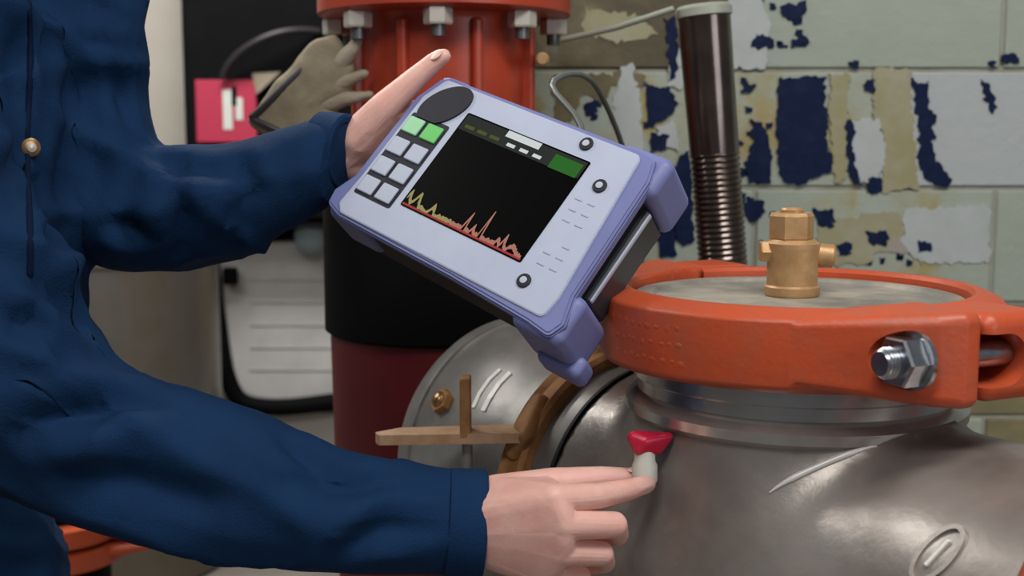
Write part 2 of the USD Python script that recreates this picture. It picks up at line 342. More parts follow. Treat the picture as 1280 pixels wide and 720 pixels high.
for i, (m_, t, pts) in enumerate([
    ('flake_navy', .0030, [(972, 100), (1000, 96), (1030, 98), (1032, 140), (1036, 190), (1040, 212), (1020, 222), (1000, 232), (976, 224), (970, 160)]),
    ('flake_navy', .0030, [(1138, 98), (1158, 104), (1160, 130), (1168, 150), (1164, 190), (1190, 222), (1184, 234), (1160, 228), (1150, 210), (1146, 150)]),
    ('flake_ochre', .0022, [(1036, 94), (1062, 92), (1060, 150), (1056, 226), (1042, 228), (1038, 180)]),
    ('flake_ochre', .0022, [(1092, 84), (1136, 86), (1140, 150), (1148, 236), (1100, 240), (1104, 170), (1090, 140)]),
    ('flake_white', .0026, [(1066, 150), (1098, 148), (1106, 190), (1096, 228), (1074, 226), (1062, 190)]),
    ('flake_navy', .0034, [(1058, 152), (1068, 156), (1066, 200), (1078, 232), (1066, 230), (1056, 190)]),
    ('flake_navy', .0034, [(1086, 222), (1100, 222), (1104, 238), (1084, 242)]),
    ('flake_navy', .0030, [(1226, 100), (1238, 112), (1248, 136), (1238, 142), (1230, 124)]),
    ('flake_navy', .0030, [(1250, 72), (1270, 66), (1274, 78), (1254, 82)]),
    ('flake_navy', .0030, [(1236, 78), (1246, 76), (1244, 84), (1236, 85)]),
    ('flake_navy', .0030, [(940, 150), (958, 158), (964, 200), (962, 228), (936, 226), (932, 200), (940, 184)]),
    ('flake_navy', .0030, [(926, 104), (944, 106), (938, 118), (926, 116)]),
    ('flake_navy', .0030, [(942, 46), (962, 44), (962, 60), (940, 60)]),
    ('flake_navy', .0030, [(990, 48), (1008, 44), (1010, 56), (990, 58)]),
    ('flake_navy', .0030, [(972, 10), (1006, 0), (1006, 14), (996, 26), (982, 22)]),
    ('flake_navy', .0030, [(930, 254), (952, 250), (956, 266), (940, 278), (930, 270)]),
    ('flake_navy', .0030, [(1018, 262), (1040, 262), (1042, 284), (1022, 284)]),
    ('flake_navy', .0030, [(1078, 104), (1092, 100), (1092, 112), (1080, 114)]),
    ('flake_navy', .0030, [(1060, 78), (1076, 76), (1074, 84), (1062, 84)]),
    ('flake_navy', .0030, [(1144, 302), (1162, 300), (1162, 316), (1146, 316)]),
    ('flake_navy', .0030, [(1080, 290), (1110, 288), (1108, 308), (1088, 306)]),
    ('flake_navy', .0030, [(1044, 306), (1062, 304), (1064, 318), (1046, 322)]),
    ('flake_pink', .0020, [(1100, 286), (1136, 282), (1136, 314), (1100, 316)]),
    ('flake_navy', .0030, [(806, 104), (838, 108), (846, 130), (834, 148), (812, 160), (808, 140)]),
    ('flake_navy', .0030, [(812, 172), (834, 166), (836, 188), (814, 190)]),
    ('flake_navy', .0030, [(830, 24), (846, 20), (846, 100), (838, 102), (834, 60)]),
    ('flake_navy', .0030, [(846, 196), (862, 190), (868, 300), (852, 310), (836, 280)]),
    ('flake_navy', .0030, [(728, 128), (744, 124), (748, 140), (734, 148)]),
    ('flake_navy', .0030, [(820, 250), (840, 240), (846, 320), (824, 320)]),
    ('flake_white', .0024, [(776, 84), (792, 78), (800, 130), (804, 190), (780, 186), (764, 150), (770, 110)]),
    ('flake_white', .0024, [(838, 50), (850, 60), (856, 110), (836, 108)]),
    ('flake_white', .0024, [(820, 160), (842, 150), (850, 190), (824, 176)]),
    ('flake_ochre', .0022, [(1022, 278), (1120, 262), (1132, 290), (1080, 330), (1020, 332)]),
    ('flake_white', .0020, [(908, -6), (950, -6), (962, 30), (958, 86), (916, 84), (912, 40)]),
    ('flake_brown', .0018, [(690, 94), (770, 92), (806, 94), (800, 112), (766, 106), (752, 130), (728, 116), (716, 150), (694, 160)]),
    ('flake_brown', .0017, [(884, -6), (926, -6), (934, 20), (918, 52), (924, 84), (896, 86), (884, 40)]),
    ('flake_ochre', .0015, [(730, 10), (800, 20), (824, 44), (770, 52), (728, 40)]),
    ('flake_white', .0022, [(1130, 262), (1236, 256), (1236, 328), (1150, 330), (1126, 300)]),
]):
    navy = m_ == 'flake_navy'
    obj('paint_flake', wall_slab(blotch(pts, i, 0.008 if navy else 0.008), t, WY - t - 0.0005 + 0.0), m_, wall, smooth=False, label={'flake_navy': 'ragged navy patch of old paint', 'flake_ochre': 'ochre patch of old paint', 'flake_white': 'whitish patch of old paint', 'flake_pink': 'pinkish patch of old paint', 'flake_brown': 'brown patch of bare block'}[m_])
# small navy specks left over beside the big patches
sp = random.Random(11)
specks = []
for _ in range(80):
    px, py = sp.choice([(sp.uniform(925, 970), sp.uniform(100, 330)), (sp.uniform(1020, 1150), sp.uniform(285, 335)), (sp.uniform(720, 845), sp.uniform(100, 320)), (sp.uniform(945, 1010), sp.uniform(0, 60))])
    s = sp.uniform(2, 6.5)
    specks.append(wall_slab(blotch([(px - s, py - s), (px + s, py - s * .8), (px + s * .8, py + s), (px - s, py + s * .9)], int(px), 0.003, 160), 0.002, WY - 0.0022))
obj('paint_speck', cat(*specks), 'flake_navy', wall, smooth=False, kind='stuff', label='scattered navy specks of old paint')

FY = 4.2
obj('wall_far', cbox(4.5, 0.12, 2.7, 0.004, (-2.0, FY + 0.06, 1.35)), 'plaster', **st, label='pale beige-grey plastered wall at the far end of the room')
obj('baseboard_far', cbox(4.5, 0.02, 0.34, 0.004, (-2.0, FY - 0.011, 0.171)), 'skirting', **st, label='pale skirting board along the foot of the far wall')

# ------------------------------------------------------------------ pipe tee and its fittings
TC = A([0.298, 1.25, 0.865]); U = A([0.576, -0.817, 0.0]); U /= np.linalg.norm(U)
RB, RT = 0.167, 0.164
tee = thing('pipe_tee', 'large grey metal pipe tee under the orange coupling, its branch pointing up', 'pipe', (TC[0], TC[1], 0))
def tee_field(x, y, z):
    """distance to the tee in its own frame (x along the run, z up the branch), positive inside"""
    rr = math.hypot(x, y)
    a = RT - math.hypot(y, z)
    b = min(RB + 0.024 * max(0.0, 1 - max(z, 0.0) / 0.15) - rr, z + 0.02)
    d = a - b; k_ = 0.032
    h_ = max(k_ - abs(d), 0) / k_
    return max(a, b) + h_ * h_ * k_ * 0.25
tm = Manifold.level_set(tee_field, [-0.24, -0.22, -0.22, 0.50, 0.22, 0.21], 0.011).trim_by_plane([1, 0, 0], -0.215).trim_by_plane([-1, 0, 0], -0.46).trim_by_plane([0, 0, -1], -0.168)
tb = tri(tm.transform(np.c_[np.stack([U, np.cross([0, 0, 1.0], U), A([0, 0, 1.0])], 1), TC]))
tb.merge_vertices()
tb = bumpy(tb, 0.002, 18, 4)
tee_body = obj('body', tb, 'pipe', tee, smooth=True)
zt = TC[2]
obj('neck', lathe([(0.150, zt + 0.150), (RB + 0.001, zt + 0.150), (RB + 0.009, zt + 0.156), (RB + 0.010, zt + 0.166), (RB + 0.004, zt + 0.172), (RB - 0.003, zt + 0.176), (RB - 0.003, zt + 0.188), (RB + 0.002, zt + 0.191), (RB + 0.002, zt + 0.226), (0.150, zt + 0.226)], 128, (TC[0], TC[1], 0)), 'neck', tee, label='bright machined collar')
# raised casting line and foundry mark, laid on the body's surface
line = []
for px, py in [(962, 616), (985, 601), (1010, 589), (1035, 578), (1060, 568), (1085, 560), (1096, 558)]:
    p, n = cast(tb, px, py)
    if p is not None: line.append(p + n * 0.0006)
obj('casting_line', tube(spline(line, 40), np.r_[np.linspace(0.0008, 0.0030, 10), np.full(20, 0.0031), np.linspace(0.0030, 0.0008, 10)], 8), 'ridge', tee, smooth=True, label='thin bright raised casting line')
p, n = cast(tb, 1172, 692)
dxx, dyy = cast(tb, 1192, 672)[0] - p, None
Rm = frame(n, dxx)
ringm = T(extr(affinity.scale(Point(0, 0).buffer(1, 24), 0.030, 0.0155).difference(affinity.scale(Point(0, 0).buffer(1, 24), 0.0255, 0.0115)), 0.004), Rm, p - n * 0.0022)
barm = T(rbox(0.030, 0.0045, 0.005, 0.0018), Rm, p + n * 0.0005)
fm = obj('foundry_mark', ringm, 'pipe', tee, label='raised oval foundry mark')
obj('mark_bar', barm, 'ridge', fm, smooth=True)
# dark seam at the tee's left end
obj('seam_gasket', lathe([(RT - 0.006, -0.2165), (RT + 0.0035, -0.2165), (RT + 0.0035, -0.2215), (RT - 0.006, -0.2215)], 96, TC, U), 'black_matte', tee, label='thin black gasket seam')
# pipe stand that carries the tee
sd = thing('pipe_stand', 'dark steel pipe stand on the floor beneath the pipe tee', 'stand', (TC[0] + 0.05, TC[1] - 0.07, 0))
cx, cy = TC[0] + 0.05, TC[1] - 0.07
obj('post', cyl((cx, cy, 0.012), (cx, cy, TC[2] - RT - 0.012), 0.045, n=32), 'steel_dark', sd)
obj('base_plate', cbox(0.24, 0.24, 0.014, 0.003, (cx, cy, 0.007)), 'steel_dark', sd)
obj('saddle', cbox(0.14, 0.14, 0.02, 0.004, (cx, cy, TC[2] - RT - 0.010)), 'steel_dark', sd)

# left body beyond the clamp: grey, rounded, a little wider
LB = thing('end_valve', 'rounded grey valve at the left end of the pipe run, under the tester', 'valve', tuple((TC - U * 0.42) * A([1, 1, 0])))
lb = solid([(RT - 0.01, -0.224), (RT, -0.226), (RT, -0.30), (0.172, -0.335), (0.183, -0.37), (0.187, -0.42), (0.187, -0.50), (0.180, -0.530), (0.160, -0.546), (0.11, -0.555), (0.05, -0.558)][::-1], 120, TC, U)
lbm = obj('body', lb, 'pipe_light', LB, smooth=50)
obj('rim', lathe([(0.183, -0.488), (0.1905, -0.490), (0.1915, -0.500), (0.1895, -0.512), (0.180, -0.512)], 120, TC, U), 'pipe_light', LB)
lbt = trimesh.Trimesh(lb.vertices, lb.faces, process=False)
def strip_on(mesh, pts, w, t=0.0008):
    out = []
    q = [cast(mesh, *a) for a in pts]
    path = A([a + n * t for a, n in q]); nn = A([n for a, n in q])
    tn = np.gradient(path, axis=0); tn /= np.linalg.norm(tn, axis=1, keepdims=True)
    s = np.cross(nn, tn); s /= np.linalg.norm(s, axis=1, keepdims=True)
    k = len(path)
    v = np.vstack([path - s * w / 2 + nn * t, path + s * w / 2 + nn * t, path - s * w / 2 - nn * .0025, path + s * w / 2 - nn * .0025]); f = []
    for i in range(k - 1):
        a, b, c, d = i, k + i, 2 * k + i, 3 * k + i
        f += [(a, b, b + 1), (a, b + 1, a + 1), (c, d + 1, d), (c, c + 1, d + 1), (a, a + 1, c + 1), (a, c + 1, c), (b, d, d + 1), (b, d + 1, b + 1)]
    f += [(0, 2 * k, 3 * k), (0, 3 * k, k), (k - 1, 2 * k - 1, 4 * k - 1), (k - 1, 4 * k - 1, 3 * k - 1)]
    m = trimesh.Trimesh(v, f, process=False); m.fix_normals(); return m
for a in ([(592, 510), (600, 492), (612, 475), (626, 462)], [(604, 514), (612, 498), (624, 480), (638, 466)]):
    obj('white_stripe', strip_on(lbt, a, 0.0065), 'ridge', LB, smooth=False, label='short white printed stripe')
pB, nB = cast(lbt, 555, 503)
bl = obj('bolt', nut(pB - nB * 0.004, nB, 0.017, 0.014), 'rust', LB, smooth=False, label='brown bolt with a shiny head')
obj('bolt_head', tri(ell(pB + nB * 0.010, 0.011, 0.011, 0.008, frame(nB))), 'brass_bolt', bl, smooth=True)
q0 = TC - U * 0.46
obj('foot', cyl((q0[0], q0[1], 0.0), (q0[0], q0[1], TC[2] - 0.17), 0.05, n=32), 'steel_dark', LB)

# rusty clamp around the joint, with its flat lever bar
CL = thing('rusty_clamp', 'rusty brown clamp band with a flat bar sticking out to the left', 'clamp', tuple((TC - U * 0.28) * A([1, 1, 0.8])))
obj('band', lathe([(RT + 0.0005, -0.258), (RT + 0.012, -0.258), (RT + 0.017, -0.263), (RT + 0.012, -0.272), (RT + 0.012, -0.288), (RT + 0.018, -0.296), (RT + 0.012, -0.302), (RT + 0.0005, -0.302)], 128, TC, U), 'rust', CL)
b0, b1 = P(652, 542, 1.385), P(474, 546, 1.40)
dirb = (b1 - b0) / np.linalg.norm(b1 - b0); Lb = np.linalg.norm(b1 - b0)
bar = Polygon([(-0.004, -0.014), (0.02, -0.020), (Lb * 0.86, -0.016), (Lb, 0.002), (Lb * 0.97, 0.014), (0, 0.018)]).buffer(0.004)
Rb = np.stack([dirb, np.cross([0, 0, 1.0], dirb), A([0, 0, 1.0])], 1)
obj('lever_bar', T(extr(bar, 0.012), Rb, b0 - A([0, 0, 0.006])), 'rust_bar', CL, label='flat tan-brown bar')
b2 = P(582, 508, 1.385)
obj('fin', rbox(0.013, 0.03, 0.072, 0.003, b2), 'rust', CL, smooth=40)
def on_band(deg, r=RT + 0.012, t=-0.28):
    a = math.radians(deg)
    return TC + U * t + r * (A([0, 0, 1.0]) * math.cos(a) + np.cross(U, [0, 0, 1.0]) * math.sin(a))
obj('lug', tri(Manifold.batch_hull([ball(b0 - dirb * 0.012, 0.0095), ball(b0 - dirb * 0.004 + Rb[:, 1] * 0.016, 0.0085), ball(on_band(46), 0.013), ball(on_band(66), 0.013), ball(on_band(56), 0.014)])), 'rust', CL, smooth=True)
obj('pin', cyl(P(584, 612, 1.392), P(584, 556, 1.392), 0.0065, n=20), 'pipe_light', CL, label='pale steel pin under the bar')

# the lid on the branch
LZ = 1.1405
CP = thing('blanking_plate', 'round worn grey metal plate inside the orange coupling ring, closing the pipe branch', 'plate', (TC[0], TC[1], LZ - 0.045))
capm = solid([(0.166, LZ - 0.045), (0.1712, LZ - 0.040), (0.1712, LZ - 0.004), (0.168, LZ - 0.0005), (0.150, LZ), (0.146, LZ - 0.0035), (0.10, LZ - 0.004), (0.03, LZ - 0.0035)], 120, (TC[0], TC[1], 0))
obj('disc', capm, 'lid', CP)

# orange grooved coupling, two halves bolted together
def coupling(name, label, C, R, ri, ro, hh, pads=True):
    """C centre, R frame: x towards the bolt pads, y along the bolt, z the pipe's axis"""
    G = thing(name, label, 'pipe coupling', tuple(C - R @ A([0, 0, hh])))
    prof = [(ri, -hh), (ro - 0.006, -hh), (ro, -hh + 0.008), (ro, hh - 0.012), (ro - 0.004, hh - 0.007), (ro - 0.020, hh), (ri + 0.004, hh), (ri, hh - 0.004)]
    ringm = man(lathe(prof, 144))
    big = Manifold.cube([1, 1, 1], True)
    def blob(x0, x1, y0, y1, h, r):
        return Manifold.batch_hull([ball((x, y, z), r) for x in (x0 + r, x1 - r) for y in (y0 + r, y1 - r) for z in (-h + r, h - r)])
    nearm = ringm ^ big.translate([0, -0.5 - 0.0015, 0])
    farm = ringm ^ big.translate([0, 0.5 + 0.0015, 0])
    for sx in (1, -1):
        def pt(a): return a if sx > 0 else a.mirror([1, 0, 0])
        a = Manifold.batch_hull([blob(ri + 0.004, ro + 0.052, -0.030, -0.0015, hh + 0.005, 0.010), blob(ri + 0.004, ro + 0.044, -0.048, -0.0015, hh + 0.004, 0.012), blob(ri * 0.55, ro * 0.66, -0.158, -0.13, hh - 0.010, 0.008)])
        b = Manifold.batch_hull([blob(ri + 0.004, ro + 0.052, 0.0015, 0.078, hh + 0.002, 0.013), blob(ri + 0.01, ro - 0.010, 0.0015, 0.11, hh - 0.008, 0.008)])
        core = Manifold.cylinder(3, ri, ri, 128, True)
        a, b = a - core, b - core
        # oval window in the far half's lug, through which the bolt shank shows
        oval = Manifold.batch_hull([Manifold.cylinder(0.2, 0.0235, 0.0235, 40).rotate([0, 90, 0]).translate([ro - 0.004, y, -0.002]) for y in (0.0, 0.026)])
        if sx > 0: b = b - oval
        # seat for the nut on the near half's lug
        seat = Manifold.cylinder(0.2, 0.026, 0.026, 40).rotate([90, 0, 0]).translate([ro + 0.026, -0.058, 0])
        a = a - seat
        nearm, farm = nearm + pt(a), farm + pt(b)
    X = np.c_[R, C]
    nearm = nearm.transform(X); farm = farm.transform(X)
    def W(x, y, z=0): return C + R @ A([x, y, z])
    obj('housing_half', tri(nearm), 'orange', G, smooth=32, label='half of the housing nearer the camera')
    obj('housing_half', tri(farm), 'orange', G, smooth=32, label='half of the housing with the oval bolt window')
    bx = ro + 0.026
    dirY = R[:, 1]
    for sx in (1, -1):
        bo = obj('bolt', cyl(W(sx * bx, -0.094), W(sx * bx, 0.088), 0.0125, n=28, b=0.002), 'steel' if sx > 0 else 'steel_dark', G, label='zinc bolt with hexagon nut' if sx > 0 else None)
        obj('nut', nut(W(sx * bx, -0.079), dirY, 0.0235, 0.021), 'steel', bo, smooth=False)
        obj('washer', cyl(W(sx * bx, -0.0585), W(sx * bx, -0.054), 0.0262, n=32), 'steel', bo)
        obj('bolt_head', tri(ell(W(sx * bx, 0.086), 0.022, 0.022, 0.012, frame(dirY))), 'steel_dark', bo, smooth=True)
        th = [lathe([(0.012, k * 0.0032), (0.0138, k * 0.0032 + 0.0016), (0.012, k * 0.0032 + 0.0032)], 24, W(sx * bx, -0.094), dirY) for k in range(1, 4)]
        obj('thread', cat(*th), 'steel', bo)
    return G
ang = math.radians(-65)
e1 = A([math.cos(ang), math.sin(ang), 0]); e2 = A([-math.sin(ang), math.cos(ang), 0])
CC = A([TC[0], TC[1], 1.1125]); RC = np.stack([e1, e2, A([0, 0, 1.0])], 1)
G1 = coupling('pipe_coupling', 'orange painted grooved coupling ring around the grey blanking plate, with a shiny bolt and nut', CC, RC, 0.1725, 0.206, 0.0375)
# worn cast relief on the left face: low rounded bumps, too worn to read
rl = random.Random(5); bumps = []
for zz in (0.013, -0.003, -0.019):
    a = math.radians(197)
    while a < math.radians(228):
        w = rl.uniform(0.0035, 0.0065)
        n = A([math.cos(a), math.sin(a), 0]); t = A([-math.sin(a), math.cos(a), 0])
        bumps.append(tri(ell(CC + n * 0.2049 + A([0, 0, zz + rl.uniform(-.001, .001)]), w, 0.0016, rl.uniform(0.003, 0.0055), np.stack([t, -n, A([0, 0, 1.0])], 1), 12)))
        a += (2 * w + rl.uniform(0.0, 0.004)) / 0.206
obj('cast_relief', cat(*bumps), 'orange', G1, smooth=True, kind='stuff', label='worn illegible raised cast relief')

# the second coupling, at the near end of the run in the picture's lower right corner
C2 = TC + U * 0.398
ax2 = A([0, 0, math.cos(math.radians(120))]) + np.cross(U, [0, 0, 1.0]) * math.sin(math.radians(120))
R2 = np.stack([ax2, np.cross(U, ax2), U], 1)
coupling('pipe_coupling', 'orange grooved coupling low at the near right end of the pipe tee', C2, R2, 0.168, 0.200, 0.036)

# brass fitting on the lid
bx, by, bz = P(990, 352, 1.262)[0], 1.262, LZ - 0.0035
BV = thing('brass_valve', 'dusty brass air valve with a hexagon top standing on the grey blanking plate', 'valve', (bx, by, bz))
obj('body', solid([(0.027, bz), (0.029, bz + 0.003), (0.029, bz + 0.010), (0.0265, bz + 0.012), (0.0265, bz + 0.046), (0.028, bz + 0.049), (0.028, bz + 0.056), (0.0225, bz + 0.060)], 48, (bx, by, 0)), 'brass', BV)
obj('hexagon_top', nut((bx - 0.002, by, bz + 0.058), (0, 0, 1), 0.0235, 0.030), 'brass', BV, smooth=False)
obj('cap_screw', solid([(0.012, bz + 0.087), (0.012, bz + 0.091), (0.010, bz + 0.093)], 32, (bx - 0.002, by, 0)), 'brass', BV)
obj('side_outlet', cyl((bx + 0.02, by, bz + 0.044), (bx + 0.043, by - 0.004, bz + 0.042), 0.0125, n=28, b=0.002), 'brass', BV)
obj('side_plug', nut((bx - 0.022, by, bz + 0.047), (-1, 0, 0), 0.012, 0.013), 'brass', BV, smooth=False)

# threaded rising stem
s0, s1 = P(903, 320, 1.78), P(880, 22, 1.78)
sd_ = (s1 - s0) / np.linalg.norm(s1 - s0)
sb = s0 - sd_ * ((s0[2] - 0.02) / sd_[2])
STM = thing('threaded_post', 'tall dark brown threaded steel post rising before the flaking block wall', 'post', (sb[0], sb[1], 0))
Ls = np.linalg.norm(s1 - sb)
pr = [(0.036, 0.0)]
zt_ = Ls * 1.0; thr = np.linalg.norm(P(893, 195, 1.78) - sb)
k = 0.02
while k < thr:
    pr += [(0.0348, k), (0.0368, k + 0.0035), (0.0368, k + 0.005), (0.0348, k + 0.0085)]; k += 0.0085
pr += [(0.0362, thr + 0.002), (0.0385, Ls - 0.002), (0.0385, Ls)]
obj('rod', solid(pr, 48, sb, sd_), 'stem', STM, smooth=25)
obj('top_nut', solid([(0.036, -0.001), (0.041, 0.002), (0.041, 0.013), (0.036, 0.018)], 40, s1, sd_), 'stem_cap', STM, label='pale round cap')
obj('base_flange', solid([(0.11, 0.0), (0.11, 0.02), (0.05, 0.024), (0.045, 0.06)], 40, (sb[0], sb[1], 0), (0, 0, 1)), 'steel_dark', STM)

# ------------------------------------------------------------------ red valve in the background
vx, vy = P(556, 60, 1.90)[0], 1.90
RV = thing('red_valve', 'orange-red flanged valve on a dark red column behind the hand and tester', 'valve', (vx, vy, 0))
c0 = (vx, vy, 0)
obj('bonnet', solid([(0.1233, 1.3000), (0.1347, 1.3047), (0.1347, 1.4755), (0.1423, 1.4869)], 72, c0), 'red_paint', RV)
for k in range(8):
    a = math.radians(k * 45 - 112.5 + 22.5)
    n = A([math.cos(a), math.sin(a), 0])
    a2 = a + math.radians(22.5); n = A([math.cos(a2), math.sin(a2), 0])
    obj('rib', T(rbox(0.026, 0.016, 0.165, 0.006), np.stack([n, np.cross([0, 0, 1.0], n), A([0, 0, 1.0])], 1), A([vx, vy, 1.3949]) + n * 0.137), 'red_paint', RV, smooth=40)
obj('flange', solid([(0.1859, 1.4869), (0.1954, 1.4916), (0.1954, 1.5353), (0.1897, 1.5400), (0.1328, 1.5429)], 96, c0), 'red_paint', RV)
obj('cover', solid([(0.1613, 1.5429), (0.1565, 1.5846), (0.1138, 1.6510), (0.0569, 1.6795)], 72, c0), 'blue_part', RV, label='dark blue cover above the flange')
for k in range(8):
    a = math.radians(k * 45 - 90)
    bp = A([vx + 0.169 * math.cos(a), vy + 0.169 * math.sin(a), 0])
    bo = obj('flange_bolt', cyl(bp + A([0, 0, 1.4471]), bp + A([0, 0, 1.5609]), 0.0105, n=20), 'steel_dark', RV)
    obj('nut', nut(bp + A([0, 0, 1.4632]), (0, 0, 1), 0.021, 0.024), 'flange_bolt', bo, smooth=False, label='pale shiny nut')
obj('lower_flange', solid([(0.1423, 1.2383), (0.1945, 1.2450), (0.1945, 1.2858), (0.1803, 1.2924), (0.1328, 1.3000)], 96, c0), 'dark_red', RV)
obj('collar', solid([(0.1859, 1.0012), (0.1926, 1.0059), (0.1926, 1.2317), (0.1423, 1.2393)], 96, c0), 'black', RV, label='black collar')
obj('column', solid([(0.1897, 0.0000), (0.1897, 0.0300), (0.1670, 0.0350), (0.1841, 1.0002), (0.1803, 1.0021)], 96, c0), 'dark_red', RV)
obj('side_knob', cyl(P(678, 74, 1.86), P(678, 74, 1.76), 0.010, n=20, b=0.003), 'brass', RV)
# pale rod from the red valve to the stem
r0, r1 = P(702, 50, 1.86), P(842, 11, 1.765)
PR = obj('pale_rod', tube(A([r0, (r0 + r1) / 2 + A([0, 0, -0.004]), r1]), 0.0046, 12), 'stem_cap', smooth=True, label='thin pale grey rod between the red valve and the dark stem', cat='rod')
# tan glove hung on the valve
gy = 1.80
def gp(px, py, dy=0.0): return P(px, py, gy + dy)
GL = thing('work_glove', 'crumpled tan work glove hanging beside the red valve, behind the raised sleeve', 'glove', tuple(gp(385, 110)))
palm = union([Manifold.batch_hull([ball(gp(415, 58), 0.016), ball(gp(398, 62), 0.014), ball(gp(432, 80), 0.014), ball(gp(425, 105), 0.02), ball(gp(378, 95), 0.02), ball(gp(385, 130), 0.026), ball(gp(350, 125), 0.02)]),
              Manifold.batch_hull([ball(gp(385, 130), 0.026), ball(gp(350, 125), 0.02), ball(gp(322, 150), 0.014), ball(gp(375, 172), 0.02), ball(gp(408, 140), 0.018)])])
obj('palm', bumpy(soften(palm, 0.007, 14), 0.010, 26, 2), 'glove', GL, smooth=True)
for i, (a, b, c) in enumerate([((405, 118), (430, 103), (456, 92)), ((400, 132), (430, 124), (462, 119)), ((425, 80), (440, 62), (448, 48))]):
    f_ = union(chain([(gp(*a, -0.005), 0.014), (gp(*b, -0.012), 0.011), (gp(*c, -0.01), 0.006)]))
    obj('finger', bumpy(soften(f_, 0.005, 8), 0.004, 50, i), 'glove_light', GL, smooth=True)
obj('cuff_edge', tube(spline([gp(424, 48, 0.0), gp(380, 84, -0.012), gp(345, 118, -0.018), gp(314, 148, -0.012)], 30), 0.0058, 10), 'cable', GL, smooth=True, label='dark binding along the cuff')
obj('cuff_hem', tube(spline([gp(314, 148, -0.012), gp(340, 160, -0.02), gp(372, 176, -0.016)], 20), 0.005, 10), 'cable', GL, smooth=True, label='dark binding along the hem')
# black cabinet on the far wall, with sign and hose
cxl, cxr = P(228, 90, 3.95)[0], P(452, 90, 3.95)[0]
CB = thing('black_cabinet', 'tall black cabinet hung on the far wall behind the sleeve', 'cabinet', ((cxl + cxr) / 2, 4.07, 1.03))
ch = 1.2
obj('body', cbox(cxr - cxl, 0.24, ch, 0.008, ((cxl + cxr) / 2, 4.075, 1.03 + ch / 2)), 'black', CB)
obj('door', cbox(cxr - cxl - 0.03, 0.02, ch - 0.03, 0.005, ((cxl + cxr) / 2, 3.944, 1.03 + ch / 2)), 'black', CB)
obj('door_handle', cyl((cxr - 0.06, 3.925, 1.5), (cxr - 0.06, 3.925, 1.62), 0.009, n=16), 'steel_dark', CB)
sy = 3.925
def sq(px0, py0, px1, py1, y, t):
    a, b = P(px0, py0, y), P(px1, py1, y)
    return cbox(abs(b[0] - a[0]), t, abs(a[2] - b[2]), t * 0.2, ((a[0] + b[0]) / 2, y, (a[2] + b[2]) / 2))
SG = thing('warning_sign', 'pink-red sign plate with a white strip on the black cabinet', 'sign', tuple(P(282, 170, sy)))
obj('plate', sq(244, 100, 322, 178, sy, 0.012), 'sign_red', SG, smooth=False)
obj('white_strip', sq(278, 112, 291, 162, sy - 0.007, 0.003), 'sign_white', SG, smooth=False)
obj('white_strip', sq(294, 122, 304, 150, sy - 0.007, 0.003), 'sign_white', SG, smooth=False)
obj('dark_mark', sq(289, 108, 296, 132, sy - 0.008, 0.003), 'black', SG, smooth=False)
a_, b_, c_ = P(316, 92, sy), P(352, 90, sy), P(322, 118, sy)
obj('paper_tag', T(extr(Polygon([(a_[0], a_[2]), (b_[0], b_[2]), (c_[0], c_[2])]), 0.006), A([[1, 0, 0], [0, 0, -1], [0, 1, 0]], float), (0, sy - 0.008, 0)), 'glove_light', smooth=False, label='pale paper corner beside the pink-red sign', cat='paper')
obj('hose', tube(spline([P(278, 98, 3.90), P(288, 78, 3.88), P(310, 58, 3.86), P(345, 42, 3.86), P(385, 38, 3.9), P(400, 40, 3.92)], 40), 0.011, 12), 'cable', smooth=True, label='dark hose arching over the pink-red sign on the cabinet', cat='hose')
# drum, framed board
dxr = P(272, 420, 3.6)[0]
DR = thing('steel_drum', 'grey-brown steel drum standing on the floor behind the person', 'drum', (dxr - 0.29, 3.6, 0))
obj('shell', solid([(0.28, 0.0), (0.29, 0.01), (0.29, 0.30), (0.296, 0.31), (0.29, 0.32), (0.29, 0.94), (0.28, 0.95)], 96, (dxr - 0.29, 3.6, 0)), 'drum', DR)
obj('rim', lathe([(0.282, 0.945), (0.292, 0.945), (0.295, 0.955), (0.292, 0.965), (0.282, 0.965)], 96, (dxr - 0.29, 3.6, 0)), 'drum', DR)
yb = 4.12
path = [P(260, 292, yb), P(264, 335, yb), P(276, 430, yb), P(288, 482, yb), P(300, 500, yb), P(325, 508, yb), P(380, 507, yb), P(470, 500, yb)]
FB = thing('framed_board', 'pale board in a rounded black frame fixed low on the far wall', 'board', tuple(P(350, 505, yb)))
pl = Polygon([(P(x, y, yb)[0], P(x, y, yb)[2]) for x, y in [(260, 300), (276, 430), (290, 490), (305, 502), (470, 497), (470, 300)]])
obj('panel', T(extr(pl, 0.03), A([[1, 0, 0], [0, 0, -1], [0, 1, 0]], float), (0, yb + 0.045, 0)), 'board', FB, smooth=False)
obj('frame', tube(spline(path, 60), 0.031, 14), 'black', FB, smooth=True)
obj('frame', tube(A([P(258, 296, yb), P(360, 294, yb), P(470, 292, yb)]), 0.021, 14), 'black', FB, smooth=True)
for y in (350, 378, 406, 434, 462):
    obj('grid_line', sq(312, y, 470, y + 1.5, yb + 0.0135, 0.004), 'board_line', FB, smooth=False)
obj('latch', rbox(0.05, 0.03, 0.06, 0.008, P(288, 345, yb - 0.02)), 'black', FB)
obj('round_knob', tri(ell(P(388, 296, 4.05), 0.055, 0.03, 0.06)), 'bluegrey', smooth=True, label='teal-grey round knob on the framed board beside the black collar', cat='knob')
